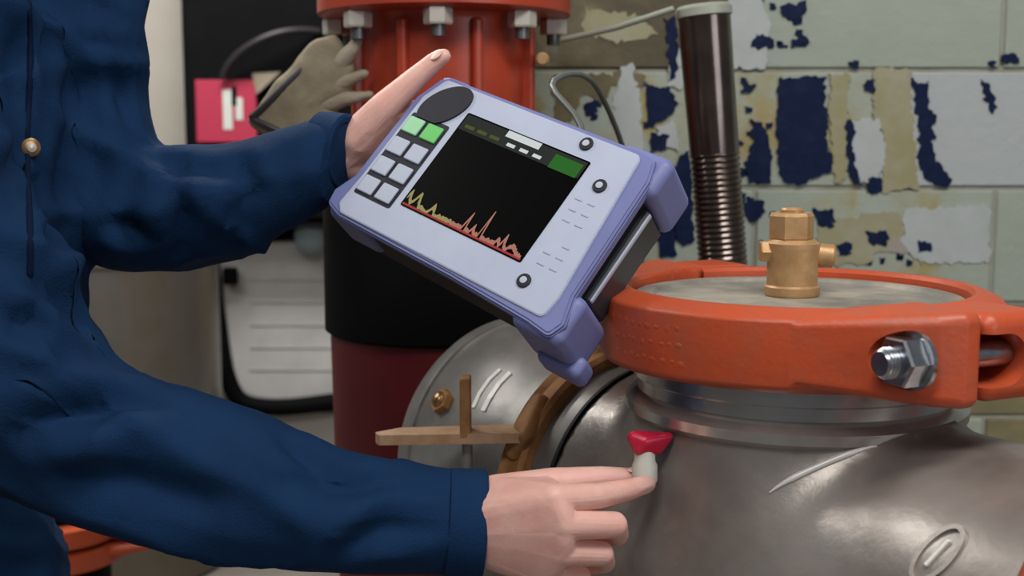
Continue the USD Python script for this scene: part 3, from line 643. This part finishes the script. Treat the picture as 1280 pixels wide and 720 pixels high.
# low orange coupling on a dark stub pipe near the floor
oy = 2.6
ox, oz = P(70, 668, oy)[0], P(70, 668, oy)[2]
SP = thing('stub_pipe', 'dark stub pipe standing on the floor under the near sleeve', 'pipe', (ox, oy, 0))
obj('pipe', cyl((ox, oy, 0.0), (ox, oy, oz + 0.16), 0.115, n=64), 'black', SP)
obj('foot_flange', solid([(0.16, 0.0), (0.16, 0.018), (0.12, 0.022)], 64, (ox, oy, 0)), 'steel_dark', SP)
LC = thing('low_coupling', 'small orange coupling with a pointed lug low down under the near sleeve', 'pipe coupling', (ox, oy, oz - 0.04))
for s in (1, -1):
    m_ = man(lathe([(0.1155, 0.006 if s > 0 else -0.05), (0.145, 0.006 if s > 0 else -0.05), (0.147, 0.046 if s > 0 else -0.010), (0.1155, 0.052 if s > 0 else -0.006)], 96, (ox, oy, oz)))
    lug = Manifold.batch_hull([ball((ox + 0.12, oy - 0.04, oz + s * 0.026), 0.018), ball((ox + 0.12, oy + 0.03, oz + s * 0.026), 0.018), ball((ox + 0.235, oy - 0.045, oz + s * 0.008), 0.007)]) - Manifold.cylinder(3, 0.1155, 0.1155, 96, True).translate([ox, oy, 0])
    obj('housing_half', tri(m_ + lug), 'orange', LC)

# ------------------------------------------------------------------ the tester
DM = A([[0.74942, 0.56234, -0.34949], [-0.58616, 0.31805, -0.74516], [-0.30788, 0.76329, 0.56797]])
DT = A([-0.0194, 1.2516, 1.2550])
def L(x, y, w=0.0): return DM @ (A([x, y, w]) / 1000) + DT
def dev(mesh): return T(mesh, DM, DT)
mm = 0.001
def plate(pts, w0, w1, r=6, soft=0):
    pg = Polygon([(x * mm, y * mm) for x, y in pts]).buffer(-r * mm).buffer(r * mm, 12)
    if soft:
        b = soft * mm
        lay = [(pg.buffer(-b), w0 * mm), (pg, w0 * mm + b), (pg, w1 * mm - b), (pg.buffer(-b), w1 * mm)]
        e = extr(pg, (w1 - w0) * mm - 2 * b); e.apply_translation([0, 0, w0 * mm + b])
        top = None
        a1 = extr(pg.buffer(-b * 0.3), (w1 - w0) * mm - 0.6 * b); a1.apply_translation([0, 0, w0 * mm + 0.3 * b])
        a2 = extr(pg.buffer(-b), (w1 - w0) * mm); a2.apply_translation([0, 0, w0 * mm])
        return dev(tri(union([man(e), man(a1), man(a2)])))
    e = extr(pg, (w1 - w0) * mm); e.apply_translation([0, 0, w0 * mm]); return dev(e)
DV = thing('flaw_tester', 'handheld tester with dark graph screen in a pale blue and lavender case', 'tester', tuple(L(0, -100, -40)))
outline = [(-164, 60), (-150, 92), (-138, 97), (120, 98), (146, 94), (154, 70), (157, -70), (166, -100), (158, -118), (128, -114), (20, -109), (-150, -106), (-174, -98), (-178, -80), (-166, -55)]
obj('case', plate([(-158, 90), (148, 92), (150, -106), (-158, -100)], -84, -14, 10), 'device_back', DV)
obj('bumper_frame', plate(outline, -17, -2, 8, 4), 'lavender', DV, smooth=25)
def corner(x0, x1, y0, y1, w0, w1, r=11):
    return dev(rbox((x1 - x0) * mm, (y1 - y0) * mm, (w1 - w0) * mm, r * mm, ((x0 + x1) / 2 * mm, (y0 + y1) / 2 * mm, (w0 + w1) / 2 * mm)))
ctr = [obj('corner_bumper', corner(98, 161, 56, 105, -88, -6), 'lavender', DV, smooth=True),
       obj('corner_bumper', corner(104, 168, -120, -64, -84, -6), 'lavender', DV, smooth=True),
       obj('corner_bumper', corner(-176, -118, -106, -62, -74, -6), 'lavender', DV, smooth=True),
       obj('corner_bumper', corner(-158, -110, 62, 102, -82, -6), 'lavender', DV, smooth=True)]
obj('foot', corner(122, 176, -128, -104, -92, -58, 8), 'lavender', DV, smooth=True)
obj('side_panel', corner(140, 155, -60, 54, -80, -32, 3), 'panel_steel', DV, smooth=40)
obj('panel_edge', corner(153, 157, -58, 52, -40, -34, 1.6), 'key', DV, smooth=40)
bezel = obj('bezel', plate([(-154, 62), (-140, 92), (126, 92), (131, 86), (145, -80), (142, -104), (-148, -102), (-158, -92), (-155, -50)], -6, 0, 7, 1.5), 'bezel', DV, smooth=25)
scr = obj('screen', plate([(-85, 64), (85, 64), (85, -64), (-85, -64)], -0.5, 0.8, 2), 'screen', DV, smooth=False)
def sbar(x0, x1, y0, y1, m_, name, w=0.9, h=0.25, lab=None):
    obj(name, plate([(x0, y0), (x1, y0), (x1, y1), (x0, y1)], w, w + h, 0.01), m_, scr, smooth=False, label=lab)
sbar(-83, 83, 42, 62, 'scr_bar', 'header_bar')
sbar(-24, 22, 54.5, 62.5, 'scr_white', 'title_strip', 1.2)
for x in (-70, -52, -34): sbar(x - 7, x + 6, 46, 50, 'scr_olive', 'header_readout', 1.2)
for x in (-10, 8, 26): sbar(x - 6, x + 5, 45, 49, 'scr_white', 'header_readout', 1.2, 0.2)
sbar(44, 80, 41, 58, 'scr_green', 'green_label', 1.2)
tr = random.Random(2); xs = np.arange(-82, 82.1, 1.5); ys = []
for x in xs:
    h = 1.5 + 3.5 * tr.random()
    for c, hh, w in ((25, 44, 1.0), (3, 29, 1.0), (55, 15, 2), (-68, 16, 4), (-44, 10, 3), (48, 9, 2), (-80, 14, 3), (14, 8, 2), (68, 8, 5)):
        h += hh * max(0, 1 - abs(x - c) / w / 1.5)
    ys.append(h)
up = [(x, -60 + h) for x, h in zip(xs, ys)]; dn = [(x, -60 + max(0, h - 4 - 0.55 * max(0, h - 8) if h < 14 else h - 5)) for x, h in zip(xs, ys)]
def graph(i0, i1):
    pts = up[i0:i1] + dn[i0:i1][::-1]
    return Polygon([(x * mm, y * mm) for x, y in pts]).buffer(0.5 * mm)
for i0, i1, m_ in ((0, 45, 'scr_yellow'), (44, 110, 'scr_orange')):
    e = extr(graph(i0, i1), 0.3 * mm); e.apply_translation([0, 0, 1.1 * mm])
    obj('signal_trace', dev(e), m_, scr, smooth=False, label='yellowish signal trace' if i0 == 0 else 'orange signal trace with tall spikes')
sbar(-83, 83, -62.5, -60, 'scr_red', 'base_line', 1.0)
kp = obj('keypad', plate([(-150, 40), (-94, 40), (-94, -74), (-150, -74)], -0.5, 0.5, 3), 'device_dark', DV, smooth=False)
for ci, kx in enumerate((-137, -109)):
    for ri_, ky in enumerate((24, -5, -33, -60)):
        g = ri_ == 0
        kk = obj('key', dev(rbox(22.5 * mm, 21 * mm, 4 * mm, 1.6 * mm, (kx * mm, ky * mm, 1.2 * mm), 4)), ('green_key_pale' if ci == 0 else 'green_key') if g else 'key', kp, smooth=30, label='green key' if g else None)
pad = affinity.rotate(affinity.scale(Point(0, 0).buffer(1, 32), 34 * mm, 22 * mm), 48)
pad = affinity.translate(pad, -118 * mm, 61 * mm)
e = extr(pad.intersection(sbox(-.150, .036, -.088, .090)), 3 * mm); e.apply_translation([0, 0, -0.5 * mm])
obj('control_pad', dev(e), 'device_dark', DV, smooth=30, label='dark oval control pad')
for (x, y) in ((67, 81), (110, 44), (101, -79)):
    so = obj('round_button', dev(solid([(7.6 * mm, -0.5 * mm), (7.6 * mm, 1.6 * mm), (6.6 * mm, 2.2 * mm)], 32, (x * mm, y * mm, 0))), 'device_dark', DV, label='dark round button')
    obj('button_face', dev(solid([(3.8 * mm, 2.0 * mm), (3.8 * mm, 3.0 * mm), (3.2 * mm, 3.3 * mm)], 24, (x * mm, y * mm, 0))), 'key', so)
mk = random.Random(4); marks = []
for i in range(7):
    for xx in (98, 114):
        y = 22 - i * 13
        if mk.random() < 0.75: marks.append(dev(cbox(9 * mm, 2 * mm, 0.8 * mm, 0.2 * mm, ((xx + i * 1.2) * mm, y * mm, 0.2 * mm))))
obj('printed_marks', cat(*marks), 'bezel_mark', DV, smooth=False, kind='stuff', label='faint illegible printed marks')
# its cable
obj('tester_cable', tube(spline([L(18, 92, -60), L(16, 112, -60), P(690, 106, 1.40), P(716, 92, 1.45), P(738, 100, 1.50), P(752, 120, 1.56), P(772, 165, 1.63), P(800, 300, 1.76), A([0.21, 1.85, 0.9]), A([0.19, 1.88, 0.4]), A([0.17, 1.90, 0.006])], 90), 0.0036, 10), 'cable_grey', smooth=True, label='thin dark grey cable looping up from behind the tester', cat='cable')

# ------------------------------------------------------------------ the person
PE = thing('person', 'person in navy coveralls holding the tester in one hand, pressing the probe with the other', 'person', (-0.62, 1.29, 0))
fd = A([0.8, -0.6, 0.0]); fd /= np.linalg.norm(fd); sdv = A([-fd[1], fd[0], 0])   # facing, and the person's left
pel, che, nek = A([-0.725, 1.33, 0.93]), A([-0.625, 1.285, 1.27]), A([-0.585, 1.25, 1.47])
Lsh, Lel, Lwr = P(72, -25, 1.375), P(158, 258, 1.375), L(-232, -38, -38)
Rsh, Rel, Rwr = P(-150, 160, 1.14), P(75, 520, 1.12), P(560, 652, 1.135)
# hands: chains of joints with radii
def hand(pieces, palm, edge=0.0032, it=36):
    ms = []
    for ch_ in pieces: ms += chain(ch_, 24)
    pm = soften(union([Manifold.batch_hull([ball(p, r, 24) for p, r in h]) for h in palm]), 0.006, 6)
    trimesh.smoothing.filter_laplacian(pm, lamb=0.5, iterations=7, volume_constraint=False)
    pm = trimesh.Trimesh(pm.vertices + pm.vertex_normals * 0.0012, pm.faces, process=False)
    ms.append(man(pm))
    return soften(union(ms), edge, it, 0.504)
# left hand grips the tester's left edge: thumb along the front rim, fingers curled behind
hl = lambda x, y, w, r: (L(x, y, w), r / 1000)
lw = hl(-232, -36, -38, 29); lw2 = hl(-262, -60, -32, 29)
l_mcp = [hl(-176, 56, -84, 11), hl(-176, 32, -90, 11.5), hl(-177, 8, -90, 11), hl(-180, -16, -86, 10)]
l_pip = [hl(-150, 82, -103, 9.6), hl(-148, 58, -106, 10), hl(-149, 32, -105, 9.6), hl(-154, 4, -103, 8.6)]
l_dip = [hl(-122, 92, -101, 8.6), hl(-119, 70, -102, 9), hl(-121, 44, -101, 8.6), hl(-130, 14, -100, 7.6)]
l_tip = [hl(-102, 97, -97, 7.6), hl(-97, 76, -97, 8), hl(-100, 50, -97, 7.6), hl(-111, 19, -96, 6.8)]
thumb_l = [hl(-214, -12, -20, 23), hl(-193, 32, -4, 18.5), hl(-175, 75, 5, 13.0), hl(-163, 103, 9, 10.5), hl(-157, 112, 9.5, 8.6)]
left = hand([[m_, p_, d_, t_] for m_, p_, d_, t_ in zip(l_mcp, l_pip, l_dip, l_tip)] + [thumb_l, [lw2, lw]],
            [[lw, hl(-205, 4, -30, 22), l_mcp[0], l_mcp[1], hl(-186, 62, -50, 12)], [lw, l_mcp[1], l_mcp[2], hl(-208, -6, -48, 20)], [lw, l_mcp[2], l_mcp[3], hl(-212, -28, -48, 18)], [hl(-214, -12, -20, 23), hl(-193, 32, -4, 17), hl(-186, 62, -50, 12), l_mcp[0], hl(-205, -8, -45, 20)]])
# right hand pinches the probe against the pipe: thumb on top, the others curled
ys = [cast(tb, x_, y_)[0][1] for x_, y_ in ((812, 560), (812, 596), (834, 550))]
YP = min(ys) - 0.014                                 # depth at which the probe touches the pipe
DY = YP - 1.187
_pp0 = P
pp = lambda x, y, d, r: (P(x, y, d + DY * min(1, max(0, (x - 540) / 150))), r / 1000)
rw = pp(566, 656, 1.135, 29); rw2 = pp(520, 648, 1.13, 29)
r_mcp = [pp(692, 624, 1.120, 14.5), pp(704, 656, 1.115, 14.5), pp(698, 690, 1.120, 14), pp(680, 718, 1.130, 12.5)]
r_pip = [pp(748, 620, 1.140, 12.2), pp(768, 656, 1.138, 12.6), pp(752, 692, 1.140, 11.8), pp(726, 722, 1.145, 10.4)]
r_dip = [pp(786, 612, 1.166, 10.4), pp(772, 668, 1.168, 10.8), pp(756, 703, 1.168, 10.2), pp(726, 734, 1.172, 9.2)]
r_tip = [pp(808, 605, 1.178, 9.0), pp(748, 674, 1.188, 9.6), pp(732, 708, 1.188, 9.2), pp(704, 736, 1.192, 8.2)]
thumb_r = [pp(622, 618, 1.155, 20), pp(688, 606, 1.175, 16.5), pp(752, 599, 1.190, 12.8), pp(788, 598, 1.198, 10.4), pp(799, 597, 1.200, 9)]
right = hand([[m_, p_, d_, t_] for m_, p_, d_, t_ in zip(r_mcp, r_pip, r_dip, r_tip)] + [thumb_r, [rw2, rw]],
             [[rw, r_mcp[0], r_mcp[1], r_mcp[2], r_mcp[3], pp(640, 632, 1.134, 19), pp(638, 660, 1.130, 20), pp(630, 684, 1.138, 18)], [rw, pp(622, 618, 1.155, 18), pp(680, 612, 1.165, 13), r_mcp[0]]])
# head, in its own frame: looks down at the tester
hc = A([-0.545, 1.235, 1.645]); look = (DT - hc) * A([1, 1, 0.75]); look /= np.linalg.norm(look)
hx = np.cross(look, [0, 0, 1.0]); hx /= np.linalg.norm(hx); hup = np.cross(hx, look)
RH = np.stack([hx, look, hup], 1)                  # x the head's right, y forward, z up
def H(x, y, z): return hc + RH @ A([x, y, z])
head = union([ell(H(0, -0.012, 0.03), 0.074, 0.093, 0.085, RH, 40), Manifold.batch_hull([ell(H(0, 0.03, 0.0), 0.060, 0.055, 0.06, RH), ell(H(0, 0.05, -0.085), 0.026, 0.026, 0.020, RH), ell(H(0, -0.01, -0.05), 0.055, 0.05, 0.04, RH)]),
              Manifold.batch_hull([ball(H(0, 0.088, 0.012), 0.008), ball(H(0, 0.106, -0.026), 0.010), ball(H(-0.012, 0.09, -0.03), 0.008), ball(H(0.012, 0.09, -0.03), 0.008)]),
              Manifold.batch_hull([ball(H(-0.04, 0.074, 0.022), 0.010), ball(H(0.04, 0.074, 0.022), 0.010), ball(H(0, 0.08, 0.024), 0.010)]),
              Manifold.batch_hull([ball(H(-0.02, 0.076, -0.055), 0.006), ball(H(0.02, 0.076, -0.055), 0.006), ball(H(0, 0.084, -0.055), 0.007)]),
              Manifold.batch_hull([ball(H(-0.016, 0.075, -0.067), 0.006), ball(H(0.016, 0.075, -0.067), 0.006), ball(H(0, 0.082, -0.068), 0.007)]),
              ell(H(-0.076, -0.012, 0.0), 0.010, 0.020, 0.032, RH), ell(H(0.076, -0.012, 0.0), 0.010, 0.020, 0.032, RH),
              bone(H(0, -0.03, -0.05), 0.056, nek - A([0, 0, 0.02]), 0.062)])
core = [bone(nek - A([0, 0, .02]), 0.062, che, 0.085)] + [Manifold.batch_hull([ball(che - sdv * .09, .095), ball(che + sdv * .09, .095), ball(Lsh - fd * .02, .05), ball(Rsh - fd * .02, .05)]),
        Manifold.batch_hull([ball(che - sdv * .08, .10), ball(che + sdv * .08, .10), ball(pel - sdv * .08, .10), ball(pel + sdv * .08, .10)])]
ank = [A([-0.60, 1.50, 0.09]), A([-0.78, 1.20, 0.09])]
hip = [pel + sdv * 0.085 - A([0, 0, .04]), pel - sdv * 0.085 - A([0, 0, .04])]
kne = [(hip[i] + ank[i]) / 2 + fd * 0.03 for i in (0, 1)]
limbs = []
for i in (0, 1): limbs += chain([(hip[i], .085), (kne[i], .058), (ank[i], .040), (ank[i] + fd * 0.10 - A([0, 0, .05]), .034)])
limbs += chain([(Lsh, .047), (Lel, .041), (L(-250, -52, -34), .029)]) + chain([(Rsh, .052), (Rel, .043), (P(530, 648, 1.132), .029)])
rough = soften(union([head] + core + limbs), 0.011, 7)
whole = union([man(rough), man(left), man(right)])
obj('body', tri(whole), 'skin', PE, smooth=True)
# nails of the two thumbs and the index finger
def nail(p, n, d, l, w):
    R = frame(n, d); obj('thumbnail', T(tri(Manifold.sphere(1, 24).scale([l, w, 0.0014])), R, p), 'nail', PE, smooth=True)
tdir = L(-156, 112, 8.5) - L(-175, 74, 5)
nail(L(-159, 106, 18.6), DM[:, 2] * 0.98 + DM[:, 0] * -0.15, tdir, 0.0085, 0.0064)
nail(P(793, 597, 1.195 + DY) + A([0, -0.002, 0.0086]), A([0, -0.2, 0.98]), A([1, 0.1, 0]), 0.0075, 0.006)
# face details and hair
for s in (-1, 1):
    ey = obj('eye', tri(ball(H(s * 0.032, 0.073, 0.006), 0.0125)), 'eye', PE, smooth=True)
    obj('iris', tri(ell(H(s * 0.032, 0.0848, 0.004), 0.0055, 0.0016, 0.0055, RH)), 'iris', ey, smooth=True)
hairm = ell(H(0, -0.022, 0.042), 0.083, 0.100, 0.088, RH, 40) - Manifold.batch_hull([ell(H(0, 0.16, -0.03), 0.09, 0.10, 0.10, RH), ell(H(0, 0.10, -0.14), 0.12, 0.12, 0.08, RH)])
obj('hair', bumpy(soften(hairm, 0.008, 6), 0.008, 60, 3), 'hair', PE, smooth=True)
# coveralls: one garment, creased by noise
k = 1.0
def cp(x, y, d, r): return (P(x, y, d), r)
sleeveL = chain([(Lsh, .086), cp(98, 105, 1.375, .070), cp(128, 205, 1.375, .074), cp(168, 263, 1.372, .075), cp(262, 250, 1.37, .070), cp(345, 226, 1.368, .059), cp(400, 204, 1.368, .047), (L(-205, -22, -36), .040)])
sleeveR = chain([(Rsh, .10), cp(-60, 330, 1.13, .092), cp(15, 492, 1.12, .086), cp(120, 550, 1.12, .067), cp(215, 580, 1.122, .070), cp(300, 604, 1.124, .074), cp(390, 632, 1.127, .062), cp(470, 648, 1.13, .054), cp(640, 656, 1.140, .050)])
tor = [Manifold.batch_hull([ell(che, .135, .20, .16, np.stack([fd, sdv, A([0, 0, 1.])], 1)), ball(Lsh - fd * .03, .075), ball(Rsh - fd * .05, .085)]),
       Manifold.batch_hull([ell(che - A([0, 0, .05]), .132, .195, .12, np.stack([fd, sdv, A([0, 0, 1.])], 1)), ell(pel + fd * .005, .125, .18, .12, np.stack([fd, sdv, A([0, 0, 1.])], 1))]),
       bone(nek - A([0, 0, .06]), 0.085, nek - A([0, 0, .0]), 0.073)]
legs = []
for i in (0, 1): legs += chain([(hip[i], .112), (kne[i], .085), (ank[i] + A([0, 0, .03]), .075)])
gar = union(sleeveL + sleeveR + tor + legs + [bone(Rsh, .09, Rel, .066), bone(Rel, .066, cp(215, 580, 1.122, .06)[0], .06)])
dL = L(-222, -34, -40) - L(-262, -48, -34); dL /= np.linalg.norm(dL)
dR = P(640, 657, 1.138) - P(540, 652, 1.132); dR /= np.linalg.norm(dR)
endL, endR = P(431, 190, 1.372), P(603, 655, 1.136)
cutL, cutR = endL, endR
gm = soften(gar, 0.011, 16)
gm = tri(man(gm) - man(cyl(endL, endL + dL * 0.12, 0.09)) - man(cyl(endR, endR + dR * 0.12, 0.10)))
gm.merge_vertices()
gm = max(gm.split(only_watertight=False), key=lambda m_: len(m_.faces))
v = np.array(gm.vertices); n_ = np.array(gm.vertex_normals)
h = (meshkit.fbm(v * 7 + 20, 2, 1) - 0.5) * 0.016
def folds(q, seed, sharp, octs=2):
    w = meshkit.fbm(q, octs, seed)
    return (1 - np.abs(2 * w - 1)) ** sharp
h += (folds(v * A([4.5, 7, 10]) + 70, 8, 3) - 0.4) * 0.018
h += (folds(v @ A([[0.8, 0, 0.6], [0, 1, 0], [-0.6, 0, 0.8]]) * A([4, 6, 15]) + 7, 21, 5, 1) - 0.3) * 0.013
from scipy.spatial import cKDTree
base = trimesh.Trimesh(v, gm.faces, process=False)
def crease(pts, amp, w):
    global h
    q = [cast(base, *a)[0] for a in pts]
    q = [a for a in q if a is not None]
    if len(q) < 2: return
    q = A(q); t_ = np.linspace(0, len(q) - 1, 12 * len(q)); line_ = np.stack([np.interp(t_, np.arange(len(q)), q[:, c]) for c in range(3)], 1)
    d_, i_ = cKDTree(line_).query(v)
    fade = np.sin(np.pi * np.clip(t_ / (len(q) - 1), 0, 1)) ** 0.6
    h = h - 1.5 * amp * fade[i_] * (np.exp(-(d_ / w) ** 2) - 0.45 * np.exp(-((d_ - 2.2 * w) / (1.2 * w)) ** 2))
for pts, amp, w in [
    ([(4, 410), (60, 396), (135, 404)], .013, .013), ([(4, 545), (60, 528), (130, 512), (215, 500)], .014, .014), ([(20, 350), (70, 368), (120, 420)], .010, .012),
    ([(290, 500), (350, 540), (420, 600)], .008, .014), ([(60, 600), (160, 600), (280, 640)], .008, .016), ([(330, 600), (430, 612), (540, 600)], .007, .011), ([(400, 690), (480, 660), (560, 668)], .007, .012),
    ([(205, 205), (232, 255), (222, 320)], .009, .011), ([(292, 182), (312, 235), (292, 300)], .008, .010), ([(145, 265), (185, 305), (280, 325)], .012, .012), ([(362, 180), (352, 230)], .006, .008), ([(180, 190), (240, 215), (330, 215)], .007, .012),
    ([(84, 4), (88, 90), (80, 200), (72, 300)], .007, .011), ([(120, 40), (112, 150), (122, 280)], .005, .012), ([(4, 220), (30, 186)], .008, .010), ([(50, 230), (58, 300), (44, 345)], .007, .011), ([(140, 60), (168, 165)], .006, .012), ([(12, 20), (18, 150)], .006, .012)]:
    crease(pts, amp, w)
near = np.minimum(np.linalg.norm(v - cutL, axis=1), np.linalg.norm(v - cutR, axis=1))
h *= np.clip((near - 0.03) / 0.10, 0.12, 1)
h = np.clip(h, -0.026, 0.022)
v2 = v + n_ * h[:, None]
gm = trimesh.Trimesh(v2, gm.faces, process=False)
obj('coveralls', gm, 'cloth', PE, smooth=True)
# cuffs, placket, snap, seam
def band(c, d, r, w, up_=None):
    return lathe([(r - 0.006, 0), (r, 0.002), (r + 0.001, w - 0.003), (r - 0.002, w), (r - 0.008, w)], 48, c, d)
obj('cuff', band(endL - dL * 0.034, dL, 0.0425, 0.036), 'cloth', PE, smooth=40)
obj('cuff', band(endR - dR * 0.036, dR, 0.0525, 0.038), 'cloth', PE, smooth=40)
def on_cloth(pts, off=0.002):
    out = []
    for a in pts:
        p, n = cast(gm, *a)
        if p is not None: out.append(p + n * off)
    return out
pl_ = on_cloth([(36 + 2 * math.sin(y / 40), y) for y in range(2, 352, 7)], -0.0006)
pl_ = [pl_[0]] + [(pl_[i - 1] + pl_[i] + pl_[i + 1]) / 3 for i in range(1, len(pl_) - 1)] + [pl_[-1]]
obj('placket_seam', tube(A(pl_), 0.0032, 8), 'cloth_seam', PE, smooth=True, label='dark front opening seam')
p, n = cast(gm, 38, 184)
sn = obj('snap_button', solid([(0.010, -0.001), (0.0095, 0.003), (0.006, 0.0045)], 28, p, n), 'brass_bolt', PE, label='shiny brass snap button')
obj('snap_cap', solid([(0.0055, 0.004), (0.0045, 0.0062), (0.002, 0.007)], 20, p + n * 0.0, n), 'flange_bolt', sn)
# boots
for i in (0, 1):
    a = ank[i]
    bt = union([bone(a + A([0, 0, .06]), .058, a + A([0, 0, -.03]), .058), Manifold.batch_hull([ball(a + A([0, 0, -.035]), .050), ball(a + fd * .15 + A([0, 0, -.042]), .044), ball(a + fd * .08 + A([0, 0, -.03]), .052)])]).trim_by_plane([0, 0, 1], 0.012)
    b_ = obj('boot', soften(bt, 0.012, 5), 'boot', PE, smooth=True)
    so = Polygon([tuple((a + fd * x + sdv * y)[:2]) for x, y in [(-.055, -.04), (.17, -.045), (.20, 0), (.17, .045), (-.055, .04)]]).buffer(0.01)
    obj('sole', extr(so, 0.02), 'black_matte', b_)

# ------------------------------------------------------------------ the probe
pt0, pt1 = P(806, 600, YP), P(806, 556, YP + 0.004)
ax = (pt1 - pt0) / np.linalg.norm(pt1 - pt0)
PB = thing('probe', 'small pale probe with a bright red cap pinched between thumb and finger on the pipe', 'probe', tuple(pt0))
obj('body', solid([(0.009, -0.006), (0.0125, 0.0), (0.0125, 0.015), (0.0105, 0.019), (0.0100, 0.031)], 32, pt0, ax), 'probe_white', PB)
cap_ = Manifold.batch_hull([ball(P(x_, y_, YP + dy), r_) for x_, y_, dy, r_ in ((793, 547, .0, .007), (836, 546, .004, .0045), (799, 560, -.002, .007), (822, 560, .002, .006), (806, 552, -.005, .007))])
obj('cap', tri(cap_), 'probe_red', PB, smooth=True, label='bright red cap')
